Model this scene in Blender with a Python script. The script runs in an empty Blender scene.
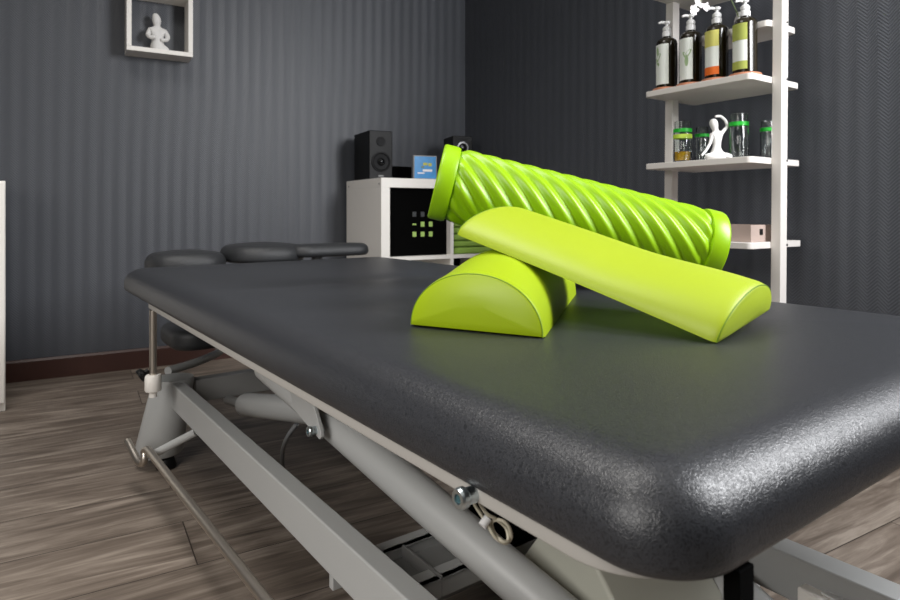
import bpy, bmesh, math, random
from math import sin, cos, pi, radians as R
from mathutils import Vector, Matrix
random.seed(7)
S = bpy.context.scene
COL = S.collection
CH = 0.62                      # camera height
# ------------------------------------------------------------------ camera
cd = bpy.data.cameras.new('camera'); cam = bpy.data.objects.new('camera', cd); COL.objects.link(cam)
cam.location = (0, 0, CH); cam.rotation_euler = (R(90), 0, 0)
cd.sensor_width = 36; cd.lens = 25.4; cd.shift_y = -88/900
cd.clip_start = 0.02
cd.dof.use_dof = True; cd.dof.focus_distance = 0.85; cd.dof.aperture_fstop = 13
S.camera = cam
# ------------------------------------------------------------------ world, lights, exposure
w = bpy.data.worlds.new('world'); S.world = w; w.use_nodes = True
w.node_tree.nodes['Background'].inputs[0].default_value = (0.75, 0.85, 1, 1)
w.node_tree.nodes['Background'].inputs[1].default_value = 0.3
def area(name, loc, target, size, power, color=(1, 1, 1), size_y=None, spread=180):
    l = bpy.data.lights.new(name, 'AREA'); l.energy = power; l.size = size; l.color = color; l.spread = R(spread)
    if size_y: l.shape = 'RECTANGLE'; l.size_y = size_y
    o = bpy.data.objects.new(name, l); COL.objects.link(o); o.location = loc
    o.rotation_euler = (Vector(target)-Vector(loc)).to_track_quat('-Z', 'Y').to_euler()
    return o
area('window_light', (1.50, 0.80, 1.45), (-1.0, 1.6, 0.75), 0.85, 42, (0.97, 0.98, 1), 0.8)
area('ceiling_light', (-0.7, 0.9, 2.40), (-0.7, 0.9, 0), 0.9, 11, (1, 0.97, 0.93), spread=130)
area('fill_light', (-0.95, -0.35, 1.05), (-0.15, 0.9, 0.1), 0.9, 6.2, (1, 0.97, 0.93), spread=120)  # fill added low at the left of the camera to brighten the table base
S.view_settings.view_transform = 'Standard'; S.view_settings.look = 'None'
S.view_settings.exposure = 0.85; S.view_settings.gamma = 1; S.view_settings.use_curve_mapping = False

# ------------------------------------------------------------------ helpers
def lin(h):
    h = h.lstrip('#'); out = []
    for i in (0, 2, 4):
        c = int(h[i:i+2], 16)/255
        out.append(c/12.92 if c <= 0.04045 else ((c+0.055)/1.055)**2.4)
    return (*out, 1)
def mat(name, hexc, rough=0.5, metal=0.0, bump=None, vary=None, spec=0.5, coat=0, trans=0, ior=1.45):
    m = bpy.data.materials.new(name); m.use_nodes = True; n = m.node_tree.nodes; l = m.node_tree.links
    b = n['Principled BSDF']; b.inputs['Base Color'].default_value = lin(hexc)
    b.inputs['Roughness'].default_value = rough; b.inputs['Metallic'].default_value = metal
    b.inputs['Specular IOR Level'].default_value = spec; b.inputs['Coat Weight'].default_value = coat
    b.inputs['Transmission Weight'].default_value = trans; b.inputs['IOR'].default_value = ior
    tc = n.new('ShaderNodeTexCoord')
    if vary:
        sc, amt = vary; t = n.new('ShaderNodeTexNoise'); t.inputs['Scale'].default_value = sc
        l.new(tc.outputs['Object'], t.inputs['Vector'])
        h = n.new('ShaderNodeHueSaturation'); h.inputs['Color'].default_value = lin(hexc)
        mr = n.new('ShaderNodeMapRange'); mr.inputs[3].default_value = 1-amt; mr.inputs[4].default_value = 1+amt
        l.new(t.outputs['Fac'], mr.inputs[0]); l.new(mr.outputs[0], h.inputs['Value']); l.new(h.outputs[0], b.inputs['Base Color'])
    if bump:
        sc, st, dist = bump; t = n.new('ShaderNodeTexNoise'); t.inputs['Scale'].default_value = sc; t.inputs['Detail'].default_value = 4
        l.new(tc.outputs['Object'], t.inputs['Vector'])
        bp = n.new('ShaderNodeBump'); bp.inputs['Strength'].default_value = st; bp.inputs['Distance'].default_value = dist
        l.new(t.outputs['Fac'], bp.inputs['Height']); l.new(bp.outputs[0], b.inputs['Normal'])
    return m
def leather(name, hexc, rough, scale, st, dist, spec=0.5, grain=0):
    m = mat(name, hexc, rough, spec=spec); n = m.node_tree.nodes; l = m.node_tree.links; b = n['Principled BSDF']
    tc = n.new('ShaderNodeTexCoord')
    nz = n.new('ShaderNodeTexNoise'); nz.inputs['Scale'].default_value = scale*0.5; nz.inputs['Detail'].default_value = 2
    l.new(tc.outputs['Object'], nz.inputs['Vector'])
    mix = n.new('ShaderNodeMix'); mix.data_type = 'VECTOR'; mix.inputs[0].default_value = 0.012
    l.new(tc.outputs['Object'], mix.inputs[4]); l.new(nz.outputs['Color'], mix.inputs[5])
    vo = n.new('ShaderNodeTexVoronoi'); vo.feature = 'DISTANCE_TO_EDGE'; vo.inputs['Scale'].default_value = scale
    l.new(mix.outputs[1], vo.inputs['Vector'])
    mr = n.new('ShaderNodeMapRange'); mr.inputs[2].default_value = 0.25
    l.new(vo.outputs['Distance'], mr.inputs[0])
    n2 = n.new('ShaderNodeTexNoise'); n2.inputs['Scale'].default_value = scale*0.22; n2.inputs['Detail'].default_value = 5
    l.new(tc.outputs['Object'], n2.inputs['Vector'])
    ad = n.new('ShaderNodeMath'); ad.operation = 'MULTIPLY_ADD'; ad.inputs[1].default_value = 0.35
    l.new(n2.outputs['Fac'], ad.inputs[0]); l.new(mr.outputs[0], ad.inputs[2])
    bp = n.new('ShaderNodeBump'); bp.inputs['Strength'].default_value = st; bp.inputs['Distance'].default_value = dist
    l.new(ad.outputs[0], bp.inputs['Height']); l.new(bp.outputs[0], b.inputs['Normal'])
    if grain:  # wrinkle lines lightened in the base colour, standing in for light they catch
        c = lin(hexc); cm = n.new('ShaderNodeMix'); cm.data_type = 'RGBA'; l.new(mr.outputs[0], cm.inputs[0])
        cm.inputs[6].default_value = tuple(min(1, v*grain) for v in c[:3])+(1,); cm.inputs[7].default_value = c
        l.new(cm.outputs[2], b.inputs['Base Color'])
    return m

def BM(): return bmesh.new()
def obj(name, bm, m, parent=None, smooth=True, bevel=0, recalc=True, angle=40):
    if recalc: bmesh.ops.recalc_face_normals(bm, faces=bm.faces)
    me = bpy.data.meshes.new(name); bm.to_mesh(me); bm.free()
    if m: me.materials.append(m)
    if smooth:
        me.polygons.foreach_set('use_smooth', [True]*len(me.polygons))
        try: me.set_sharp_from_angle(angle=R(angle))
        except Exception: pass
    o = bpy.data.objects.new(name, me); COL.objects.link(o)
    if parent: o.parent = parent
    if bevel:
        bv = o.modifiers.new('bevel', 'BEVEL'); bv.width = bevel; bv.segments = 3; bv.limit_method = 'ANGLE'; bv.angle_limit = R(35)
        bv.harden_normals = True
    return o
def tag(o, label, cat, group=None, kind=None):
    o['label'] = label; o['category'] = cat
    if group: o['group'] = group
    if kind: o['kind'] = kind
    return o
def thing(name, label, cat, loc=(0, 0, 0), rz=0, group=None):
    o = bpy.data.objects.new(name, None); COL.objects.link(o); o.empty_display_size = 0.05
    o.location = loc; o.rotation_euler = (0, 0, rz); return tag(o, label, cat, group)
def struct(o): o['kind'] = 'structure'; return o
def box(bm, x0, x1, y0, y1, z0, z1, M=None):
    vs = [bm.verts.new((x, y, z)) for z in (z0, z1) for x, y in ((x0, y0), (x1, y0), (x1, y1), (x0, y1))]
    for f in ((3, 2, 1, 0), (4, 5, 6, 7), (0, 1, 5, 4), (1, 2, 6, 5), (2, 3, 7, 6), (3, 0, 4, 7)):
        bm.faces.new([vs[i] for i in f])
    if M: bmesh.ops.transform(bm, matrix=M, verts=vs)
    return vs
def lathe(bm, prof, seg=32, M=None, cap=True):
    rings = []
    allv = []
    for r, z in prof:
        if r < 1e-6: v = [bm.verts.new((0, 0, z))]
        else: v = [bm.verts.new((r*cos(2*pi*k/seg), r*sin(2*pi*k/seg), z)) for k in range(seg)]
        rings.append(v); allv += v
    for a, b in zip(rings, rings[1:]):
        for k in range(seg):
            k2 = (k+1) % seg
            if len(a) == 1 and len(b) == 1: continue
            if len(a) == 1: bm.faces.new((a[0], b[k], b[k2]))
            elif len(b) == 1: bm.faces.new((a[k], a[k2], b[0]))
            else: bm.faces.new((a[k], a[k2], b[k2], b[k]))
    if cap:
        if len(rings[0]) > 1: bm.faces.new(rings[0][::-1])
        if len(rings[-1]) > 1: bm.faces.new(rings[-1])
    if M: bmesh.ops.transform(bm, matrix=M, verts=allv)
    return allv
def smoothpath(pts, n=6):
    P = [Vector(p) for p in pts]; out = []
    for i in range(len(P)-1):
        p0 = P[max(i-1, 0)]; p1 = P[i]; p2 = P[i+1]; p3 = P[min(i+2, len(P)-1)]
        for k in range(n):
            t = k/n
            out.append(0.5*((2*p1)+(p2-p0)*t+(2*p0-5*p1+4*p2-p3)*t*t+(3*p1-p0-3*p2+p3)*t**3))
    out.append(P[-1]); return out
def tube(bm, pts, r, seg=16, cap=True):
    P = [Vector(p) for p in pts]; rs = r if isinstance(r, (list, tuple)) else [r]*len(P)
    t = (P[1]-P[0]).normalized(); nrm = t.orthogonal().normalized(); rings = []
    for i, p in enumerate(P):
        if i == 0: tt = (P[1]-P[0]).normalized()
        elif i == len(P)-1: tt = (P[-1]-P[-2]).normalized()
        else: tt = ((P[i+1]-P[i]).normalized()+(P[i]-P[i-1]).normalized()).normalized()
        nrm = (nrm-tt*nrm.dot(tt)).normalized(); bi = tt.cross(nrm)
        rings.append([bm.verts.new(p+(nrm*cos(2*pi*k/seg)+bi*sin(2*pi*k/seg))*rs[i]) for k in range(seg)])
    for a, b in zip(rings, rings[1:]):
        for k in range(seg): bm.faces.new((a[k], a[(k+1) % seg], b[(k+1) % seg], b[k]))
    if cap: bm.faces.new(rings[0][::-1]); bm.faces.new(rings[-1])
def prism(bm, poly, axis, a0, a1, M=None):
    def mk(u, v, c):
        return {'x': (c, u, v), 'y': (u, c, v), 'z': (u, v, c)}[axis]
    A = [bm.verts.new(mk(u, v, a0)) for u, v in poly]; B = [bm.verts.new(mk(u, v, a1)) for u, v in poly]
    n = len(poly)
    for k in range(n): bm.faces.new((A[k], A[(k+1) % n], B[(k+1) % n], B[k]))
    bm.faces.new(A[::-1]); bm.faces.new(B)
    if M: bmesh.ops.transform(bm, matrix=M, verts=A+B)
def rrect(x0, x1, y0, y1, r, nc=8, step=None):
    pts = []
    for cx, cy, a0 in ((x1-r, y0+r, -90), (x1-r, y1-r, 0), (x0+r, y1-r, 90), (x0+r, y0+r, 180)):
        for k in range(nc+1):
            a = R(a0+90*k/nc); pts.append((cx+r*cos(a), cy+r*sin(a)))
    if step:
        out = []
        for i, p in enumerate(pts):
            q = pts[(i+1) % len(pts)]; d = math.dist(p, q); m = max(1, int(d/step))
            for k in range(m): out.append((p[0]+(q[0]-p[0])*k/m, p[1]+(q[1]-p[1])*k/m))
        pts = out
    return pts
def pad(bm, x0, x1, y0, y1, zb, zt, rc, rt, rb, crown=0.0, step=0.03, f=None, nin=10, nc=10, rx=None):
    """upholstered pad: rounded plan, rounded top and bottom edges, crowned top"""
    outline = lambda ins: rrect(x0+ins, x1-ins, y0+ins, y1-ins, max(rc-ins, 0.002), nc, None)
    base = rrect(x0, x1, y0, y1, rc, nc, step); rx = rx or rt
    cx0, cx1, cy0, cy1 = x0+rc, x1-rc, y0+rc, y1-rc
    def inset(p, ins):
        c = (min(max(p[0], cx0), cx1), min(max(p[1], cy0), cy1)); d = math.dist(p, c) or 1e-9
        return (p[0]+(c[0]-p[0])*ins/d, p[1]+(c[1]-p[1])*ins/d)
    prof = []
    for k in range(5): a = pi/2*k/4; prof.append((rb*(1-sin(a)), zb+rb*(1-cos(a))))
    for k in range(9): a = pi/2*k/8; prof.append((rx*(1-cos(a)), zt-rt*(1-sin(a))))
    rings = []
    for ins, z in prof: rings.append([bm.verts.new((*inset(p, ins), z)) for p in base])
    inner = [inset(p, rx) for p in base]
    mx0, mx1, my0, my1 = x0+(x1-x0)/2, x0+(x1-x0)/2, y0+(x1-x0)/2, y1-(x1-x0)/2
    if my0 > my1: my0 = my1 = (y0+y1)/2
    for j in range(1, nin+1):
        t = j/nin; ring = []
        for p in inner:
            c = (mx0, min(max(p[1], my0), my1)); q = (p[0]+(c[0]-p[0])*t, p[1]+(c[1]-p[1])*t)
            z = zt+crown*(1-(1-t)**2)
            if f: z += f(q[0], q[1])*min(1, t*3)
            ring.append(bm.verts.new((q[0], q[1], z)))
        rings.append(ring)
    n = len(base)
    for a, b in zip(rings, rings[1:]):
        for k in range(n): bm.faces.new((a[k], a[(k+1) % n], b[(k+1) % n], b[k]))
    bm.faces.new(rings[0][::-1]); bmesh.ops.remove_doubles(bm, verts=rings[-1], dist=0.003)
def skin_obj(name, verts, edges, m, parent=None, sub=2):
    """verts: list of (x,y,z,r)"""
    me = bpy.data.meshes.new(name); me.from_pydata([v[:3] for v in verts], edges, [])
    o = bpy.data.objects.new(name, me); COL.objects.link(o)
    a = o.modifiers.new('skin', 'SKIN'); a.use_smooth_shade = True
    for i, v in enumerate(verts):
        r = v[3]; me.skin_vertices[0].data[i].radius = (r, r) if not isinstance(r, tuple) else r
    me.skin_vertices[0].data[0].use_root = True
    me.materials.append(m)
    b = o.modifiers.new('sub', 'SUBSURF'); b.levels = sub; b.render_levels = sub
    if parent: o.parent = parent
    return o

# ------------------------------------------------------------------ materials
def wallpaper(name, c1, c2, rough, spec):
    m = bpy.data.materials.new(name); m.use_nodes = True; n = m.node_tree.nodes; l = m.node_tree.links; b = n['Principled BSDF']
    tc = n.new('ShaderNodeTexCoord'); sx = n.new('ShaderNodeSeparateXYZ'); l.new(tc.outputs['Object'], sx.inputs[0])
    def mth(op, a, bb=None, c=None):
        q = n.new('ShaderNodeMath'); q.operation = op
        for i, v in enumerate((a, bb, c)):
            if v is None: continue
            if isinstance(v, (int, float)): q.inputs[i].default_value = v
            else: l.new(v, q.inputs[i])
        return q.outputs[0]
    zig = mth('PINGPONG', sx.outputs[0], 0.025)
    ph = mth('ADD', mth('MULTIPLY', sx.outputs[2], 1.0), zig)
    wv = mth('SINE', mth('MULTIPLY', ph, 2*pi/0.0094))
    wv01 = mth('MULTIPLY_ADD', wv, 0.5, 0.5)
    stripe = mth('MULTIPLY_ADD', mth('SINE', mth('MULTIPLY', sx.outputs[0], 2*pi/0.050)), 0.5, 0.5)
    nz = n.new('ShaderNodeTexNoise'); nz.inputs['Scale'].default_value = 3; l.new(tc.outputs['Object'], nz.inputs['Vector'])
    gr = n.new('ShaderNodeTexNoise'); gr.inputs['Scale'].default_value = 160; l.new(tc.outputs['Object'], gr.inputs['Vector'])
    fac = mth('ADD', mth('MULTIPLY', wv01, 0.6), mth('ADD', mth('MULTIPLY', stripe, 0.16), mth('MULTIPLY', gr.outputs['Fac'], 0.45)))
    mx = n.new('ShaderNodeMix'); mx.data_type = 'RGBA'; l.new(fac, mx.inputs[0]); mx.inputs[6].default_value = lin(c1); mx.inputs[7].default_value = lin(c2)
    l.new(mx.outputs[2], b.inputs['Base Color'])
    l.new(mth('MULTIPLY_ADD', stripe, 0.05, rough), b.inputs['Roughness']); b.inputs['Specular IOR Level'].default_value = spec
    bp = n.new('ShaderNodeBump'); bp.inputs['Strength'].default_value = 0.35; bp.inputs['Distance'].default_value = 0.001
    l.new(mth('ADD', wv01, mth('MULTIPLY', stripe, 1.2)), bp.inputs['Height']); l.new(bp.outputs[0], b.inputs['Normal'])
    return m
def floor_mat():
    m = bpy.data.materials.new('plank_floor'); m.use_nodes = True; n = m.node_tree.nodes; l = m.node_tree.links; b = n['Principled BSDF']
    tc = n.new('ShaderNodeTexCoord')
    br = n.new('ShaderNodeTexBrick'); br.inputs['Scale'].default_value = 1; br.inputs['Brick Width'].default_value = 1.22; br.inputs['Row Height'].default_value = 0.18
    br.inputs['Mortar Size'].default_value = 0.0012; br.inputs['Mortar Smooth'].default_value = 0.2; br.offset = 0.37
    br.inputs['Color1'].default_value = (0, 0, 0, 1); br.inputs['Color2'].default_value = (1, 1, 1, 1); br.inputs['Mortar'].default_value = (0.5, 0.5, 0.5, 1)
    l.new(tc.outputs['Object'], br.inputs['Vector'])
    # offset grain per plank
    mp = n.new('ShaderNodeMapping'); mp.inputs['Scale'].default_value = (1.0, 9, 1)
    ad = n.new('ShaderNodeVectorMath'); ad.operation = 'MULTIPLY_ADD'; ad.inputs[1].default_value = (7, 3, 0)
    l.new(br.outputs['Color'], ad.inputs[0]); l.new(tc.outputs['Object'], ad.inputs[2]); l.new(ad.outputs[0], mp.inputs[0])
    n1 = n.new('ShaderNodeTexNoise'); n1.inputs['Scale'].default_value = 2.6; n1.inputs['Detail'].default_value = 8; n1.inputs['Distortion'].default_value = 1.4; n1.inputs['Roughness'].default_value = 0.62
    l.new(mp.outputs[0], n1.inputs['Vector'])
    mp2 = n.new('ShaderNodeMapping'); mp2.inputs['Scale'].default_value = (6, 90, 1); l.new(ad.outputs[0], mp2.inputs[0])
    n2 = n.new('ShaderNodeTexNoise'); n2.inputs['Scale'].default_value = 1.5; n2.inputs['Detail'].default_value = 5; l.new(mp2.outputs[0], n2.inputs['Vector'])
    mul = n.new('ShaderNodeMath'); mul.operation = 'MULTIPLY_ADD'; mul.inputs[1].default_value = 0.24; l.new(n2.outputs['Fac'], mul.inputs[0]); l.new(n1.outputs['Fac'], mul.inputs[2])
    cr = n.new('ShaderNodeValToRGB'); l.new(mul.outputs[0], cr.inputs[0])
    e = cr.color_ramp.elements; e[0].position = 0.37; e[0].color = lin('473f38'); e[1].position = 0.80; e[1].color = lin('958a7f')
    k = cr.color_ramp.elements.new(0.53); k.color = lin('62574e'); k = cr.color_ramp.elements.new(0.65); k.color = lin('776c62')
    hs = n.new('ShaderNodeHueSaturation'); l.new(cr.outputs[0], hs.inputs['Color'])
    mr = n.new('ShaderNodeMapRange'); mr.inputs[3].default_value = 0.88; mr.inputs[4].default_value = 1.1; l.new(br.outputs['Color'], mr.inputs[0]); l.new(mr.outputs[0], hs.inputs['Value'])
    mx = n.new('ShaderNodeMix'); mx.data_type = 'RGBA'; l.new(br.outputs['Fac'], mx.inputs[0]); l.new(hs.outputs[0], mx.inputs[6]); mx.inputs[7].default_value = lin('2c241f')
    l.new(mx.outputs[2], b.inputs['Base Color']); b.inputs['Roughness'].default_value = 0.5; b.inputs['Specular IOR Level'].default_value = 0.35
    bp = n.new('ShaderNodeBump'); bp.inputs['Strength'].default_value = 0.25; bp.inputs['Distance'].default_value = 0.001; l.new(mul.outputs[0], bp.inputs['Height']); l.new(bp.outputs[0], b.inputs['Normal'])
    return m
M = {}
M['wall'] = wallpaper('charcoal_wallpaper', '323439', '53565d', 0.42, 0.5)
M['floor'] = floor_mat()
M['ceil'] = mat('ceiling_paint', 'e8e6e0', 0.8)
M['baseboard'] = mat('mahogany', '3e2620', 0.45, vary=(8, 0.25))
M['leather'] = leather('black_upholstery', '212225', 0.36, 360, 0.30, 0.00035, grain=2.0)
M['leather2'] = leather('black_upholstery_fine', '2d2e30', 0.42, 420, 0.3, 0.0006)
M['lime'] = leather('lime_vinyl', '98b00c', 0.42, 700, 0.12, 0.0004)
M['lime2'] = leather('lime_vinyl_bright', '9db020', 0.45, 700, 0.12, 0.0004)
M['limeroll'] = mat('lime_foam', '8cb80a', 0.36, bump=(300, 0.05, 0.0005))
M['seam'] = mat('lime_thread', '6c8a08', 0.6)
M['board'] = mat('cream_board', 'a3a09b', 0.5, vary=(6, 0.04))
M['grey'] = mat('grey_powder_coat', 'a6a7a6', 0.38, vary=(5, 0.03), bump=(500, 0.05, 0.0003))
M['greyd'] = mat('grey_powder_coat_dark', '7d7d7c', 0.4, vary=(5, 0.03))
M['pale'] = mat('pale_plastic_cover', 'b4b4a8', 0.5, vary=(4, 0.04))
M['steel'] = mat('brushed_steel', 'c4bcb2', 0.38, 1.0, bump=(200, 0.05, 0.0003))
M['chrome'] = mat('chrome', 'c8d2d6', 0.3, 1.0)
M['socket'] = mat('zinc_socket', '4a7078', 0.4, 0.6)
M['black'] = mat('black_plastic', '0a0a0b', 0.5, spec=0.35)
M['dull'] = mat('black_rubber_cone', '0e0e10', 0.6, spec=0.3)
M['blackgloss'] = mat('black_gloss', '0c0c0e', 0.18)
M['blackmat'] = mat('black_matte', '060606', 0.9, spec=0.05)
M['white'] = mat('white_laminate', 'f0ece6', 0.45, vary=(3, 0.02))
M['whitewood'] = mat('white_painted_wood', 'dad5d0', 0.5, vary=(5, 0.03))
M['whiteplaster'] = mat('white_plaster', 'dddbd9', 0.6)
M['pump'] = mat('white_pump_plastic', 'dcdcdc', 0.35)
M['amber'] = mat('dark_amber_glass', '1a1406', 0.2, coat=0.3)
M['label'] = mat('label_paper', 'd9dcd6', 0.6)
M['labelgreen'] = mat('label_green', 'a0a850', 0.6)
M['labelyellow'] = mat('label_yellow', 'c9c46a', 0.6)
M['labelorange'] = mat('label_orange', 'd9661c', 0.6)
M['leaf'] = mat('leaf_print', '8ea47c', 0.6)
M['cork'] = mat('coaster_wood', 'b87a5c', 0.6, vary=(30, 0.15))
M['greenband'] = mat('green_band', '17a82a', 0.4)
M['limeband'] = mat('lime_band', 'b9d84a', 0.4)
M['glass'] = mat('clear_glass', 'f2f6f4', 0.03, trans=1.0)
M['oil'] = mat('yellow_oil', 'c99a10', 0.2, coat=0.4)
M['tanwood'] = mat('pale_wood', 'b3a097', 0.6, vary=(25, 0.15))
M['blue'] = mat('blue_print', '1283c4', 0.3, vary=(40, 0.35))
M['gold'] = mat('yellow_print', 'b7b53a', 0.4)
M['cone'] = mat('silver_ring', '9a9a9c', 0.35, 0.6)
M['greycord'] = mat('grey_cable', '6a6c6e', 0.5)
M['beigecord'] = mat('beige_cord', 'b8b2a0', 0.6)
M['towel'] = mat('green_towel', '8fb050', 0.9, bump=(400, 0.4, 0.001))
M['petal'] = mat('white_petal', 'efeaec', 0.6)
M['stem'] = mat('stem_green', '71805c', 0.6)
M['inlay'] = mat('green_inlay', 'a6c66a', 0.6)
M['inlaygrey'] = mat('grey_inlay', '3c3e40', 0.6)

# ------------------------------------------------------------------ room shell
AA = R(59.5); BB = R(32)
uA = Vector((sin(AA), cos(AA), 0)); nA = Vector((-cos(AA), sin(AA), 0)); sA = 2.807
C0 = Vector((0.078, 3.304, 0)); uB = Vector((sin(BB), -cos(BB), 0)); nB = Vector((cos(BB), sin(BB), 0))
HT = 2.45
def frameM(o, x, y, z=Vector((0, 0, 1))):
    m = Matrix.Identity(4)
    for i, v in enumerate((x, y, z)): m[0][i], m[1][i], m[2][i] = v
    m[0][3], m[1][3], m[2][3] = o; return m
def wall(name, p0, u, outn, L, m=None):
    bm = BM(); box(bm, 0, L, 0, 0.12, 0, HT)
    o = obj(name, bm, m or M['wall'], smooth=False); o.matrix_world = frameM(p0, u, outn); return struct(o)
LA, LB = 4.0, 4.7
wall('wall_back', C0-uA*LA, uA, nA, LA+0.15)
wall('wall_right', C0, uB, nB, LB)
P2 = C0-uA*LA; P3 = C0+uB*LB
nL = Vector((-uB.y, uB.x, 0)); nL = -nB
wall('wall_left', P2, uB, nL, LB)
wall('wall_front', P2+uB*LB, uA, -nA, LA)
bm = BM(); box(bm, -0.2, LB+0.3, -0.2, LA+0.3, -0.1, 0)
fl = obj('floor', bm, M['floor'], smooth=False); fo = P2-uB*0.1
# floor local x along wall_back direction so the planks run parallel to it
bm = BM(); box(bm, -0.3, LA+0.3, -LB-0.4, 0.3, -0.1, 0)
fl.data = bpy.data.meshes.new('floor'); bm.to_mesh(fl.data); bm.free(); fl.data.materials.append(M['floor'])
fl.matrix_world = frameM(P2, uA, nA); struct(fl)
bm = BM(); box(bm, -0.3, LA+0.3, -LB-0.4, 0.3, HT, HT+0.1)
ce = obj('ceiling', bm, M['ceil'], smooth=False); ce.matrix_world = frameM(P2, uA, nA); struct(ce)
def baseboard(name, p0, u, outn, L):
    bm = BM(); prism(bm, [(-0.014, 0.0), (0, 0), (0, 0.078), (-0.008, 0.078), (-0.014, 0.070)], 'x', 0, L)
    o = obj(name, bm, M['baseboard'], smooth=False); o.matrix_world = frameM(p0-outn*0.0005, u, outn); struct(o)
baseboard('baseboard_back', P2, uA, nA, LA-0.02)
baseboard('baseboard_right', C0+uB*0.02, uB, nB, LB-0.04)

# ------------------------------------------------------------------ massage table (local x = across s, local y = along a)
TA = math.atan2(464, 635)
tu = Vector((-sin(TA), cos(TA), 0)); tn = Vector((cos(TA), sin(TA), 0))
S0, A0 = 0.66, 0.95
T = 0.478; TH = 0.058; ZB = T-TH
tb = thing('massage_table', 'charcoal black leather massage table on a grey steel lifting frame', 'massage table',
           tuple(tn*S0+tu*A0), TA)
Q = lambda s, a, z: Vector((s-S0, a-A0, z))
def shiftbm(bm): bmesh.ops.translate(bm, vec=(-S0, -A0, 0), verts=bm.verts)
def dips(x, y):
    return -0.004*math.exp(-((y-1.17)/0.05)**2) - 0.0025*math.exp(-((y-0.85)/0.06)**2)
bm = BM(); pad(bm, 0.278, 1.050, 0.186, 1.810, ZB, T, 0.052, 0.037, 0.012, crown=0.004, step=0.02, f=dips, nin=14, nc=16, rx=0.048); shiftbm(bm)
obj('cushion', bm, M['leather'], tb, angle=80)
bm = BM(); pad(bm, 0.289, 1.041, 0.212, 1.575, ZB-0.0125, ZB+0.002, 0.060, 0.002, 0.002, step=0.05, nin=2, nc=14); shiftbm(bm)
obj('base_board', bm, M['board'], tb, angle=35)
# head section: three pads beyond the far end
bm = BM(); pad(bm, 0.362, 0.575, 1.84, 2.04, 0.452, 0.504, 0.085, 0.03, 0.012, crown=0.007, nin=6); shiftbm(bm)
obj('head_pad', bm, M['leather2'], tb, angle=80)
bm = BM(); pad(bm, 0.578, 0.822, 1.83, 2.08, 0.468, 0.519, 0.105, 0.03, 0.012, crown=0.007, nin=6); shiftbm(bm)
obj('head_pad', bm, M['leather2'], tb, angle=80)
bm = BM(); pad(bm, 0.755, 1.025, 1.82, 1.94, 0.480, 0.518, 0.055, 0.022, 0.012, crown=0.002, nin=6); shiftbm(bm)
obj('arm_pad', bm, M['leather2'], tb, angle=80)
bm = BM(); pad(bm, 0.395, 0.54, 1.75, 1.97, 0.25, 0.305, 0.06, 0.02, 0.02, crown=0.002, nin=6); shiftbm(bm)
obj('arm_pad', bm, M['leather2'], tb, angle=80)
bm = BM(); box(bm, 0.44, 0.47, 1.52, 1.88, 0.385, 0.398); box(bm, 0.44, 0.47, 1.86, 1.88, 0.39, 0.460); box(bm, 0.64, 0.67, 1.52, 1.88, 0.385, 0.398); box(bm, 0.64, 0.67, 1.86, 1.88, 0.39, 0.475); box(bm, 0.83, 0.86, 1.52, 1.88, 0.385, 0.398); box(bm, 0.83, 0.86, 1.86, 1.88, 0.39, 0.485)
box(bm, 0.42, 0.9, 1.50, 1.53, 0.37, 0.399); shiftbm(bm)
obj('head_bracket', bm, M['greyd'], tb, bevel=0.002)
# supporting cones
for s in (0.373, 0.935):
    bm = BM(); vs = lathe(bm, [(0.0, 0.0305), (0.054, 0.0305), (0.056, 0.035), (0.0475, 0.209), (0.045, 0.214), (0, 0.2145)], 40, Matrix.Translation(Q(s, 1.66, 0)), cap=False)
    for v in vs: k = 1-v.co.z/0.2145; v.co.x += (-0.036 if s < 0.6 else 0.036)*k; v.co.y += 0.026*k
    c = obj('support_cone', bm, M['grey'], tb, angle=50)
    bm = BM()
    lathe(bm, [(0, 0), (0.022, 0), (0.024, 0.006), (0.018, 0.024), (0.009, 0.026), (0.009, 0.04)], 20, Matrix.Translation(Q(s-0.02 if s < 0.6 else s+0.03, 1.65, 0)), cap=True)
    obj('rubber_foot', bm, M['black'], c)
for s in (0.385, 0.935):
    bm = BM(); box(bm, s-0.03, s+0.02, 0.50, 0.58, 0.0305, 0.16 if s < 0.6 else 0.115); shiftbm(bm); c = obj('support_block', bm, M['grey'], tb, bevel=0.01)
    bm = BM(); lathe(bm, [(0, 0), (0.022, 0), (0.024, 0.006), (0.018, 0.024), (0.009, 0.026), (0.009, 0.035)], 20, Matrix.Translation(Q(s-0.005, 0.54, 0))); obj('rubber_foot', bm, M['black'], c)
# long beams
bm = BM(); box(bm, 0.3586, 0.388, 0.33, 1.62, 0.150, 0.210); shiftbm(bm)
obj('side_beam', bm, M['grey'], tb, bevel=0.003)
bm = BM(); box(bm, 0.848, 0.889, 0.285, 1.62, 0.112, 0.172); shiftbm(bm)
obj('side_beam', bm, M['grey'], tb, bevel=0.003)
bm = BM(); lathe(bm, [(0, 0), (0.014, 0.002), (0.018, 0.012), (0.018, 0.03), (0.0, 0.031)], 24, Matrix.Translation(Q(0.868, 0.268, 0.150)) @ Matrix.Rotation(R(90), 4, 'X')); obj('end_cap', bm, M['white'], tb)
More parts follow.
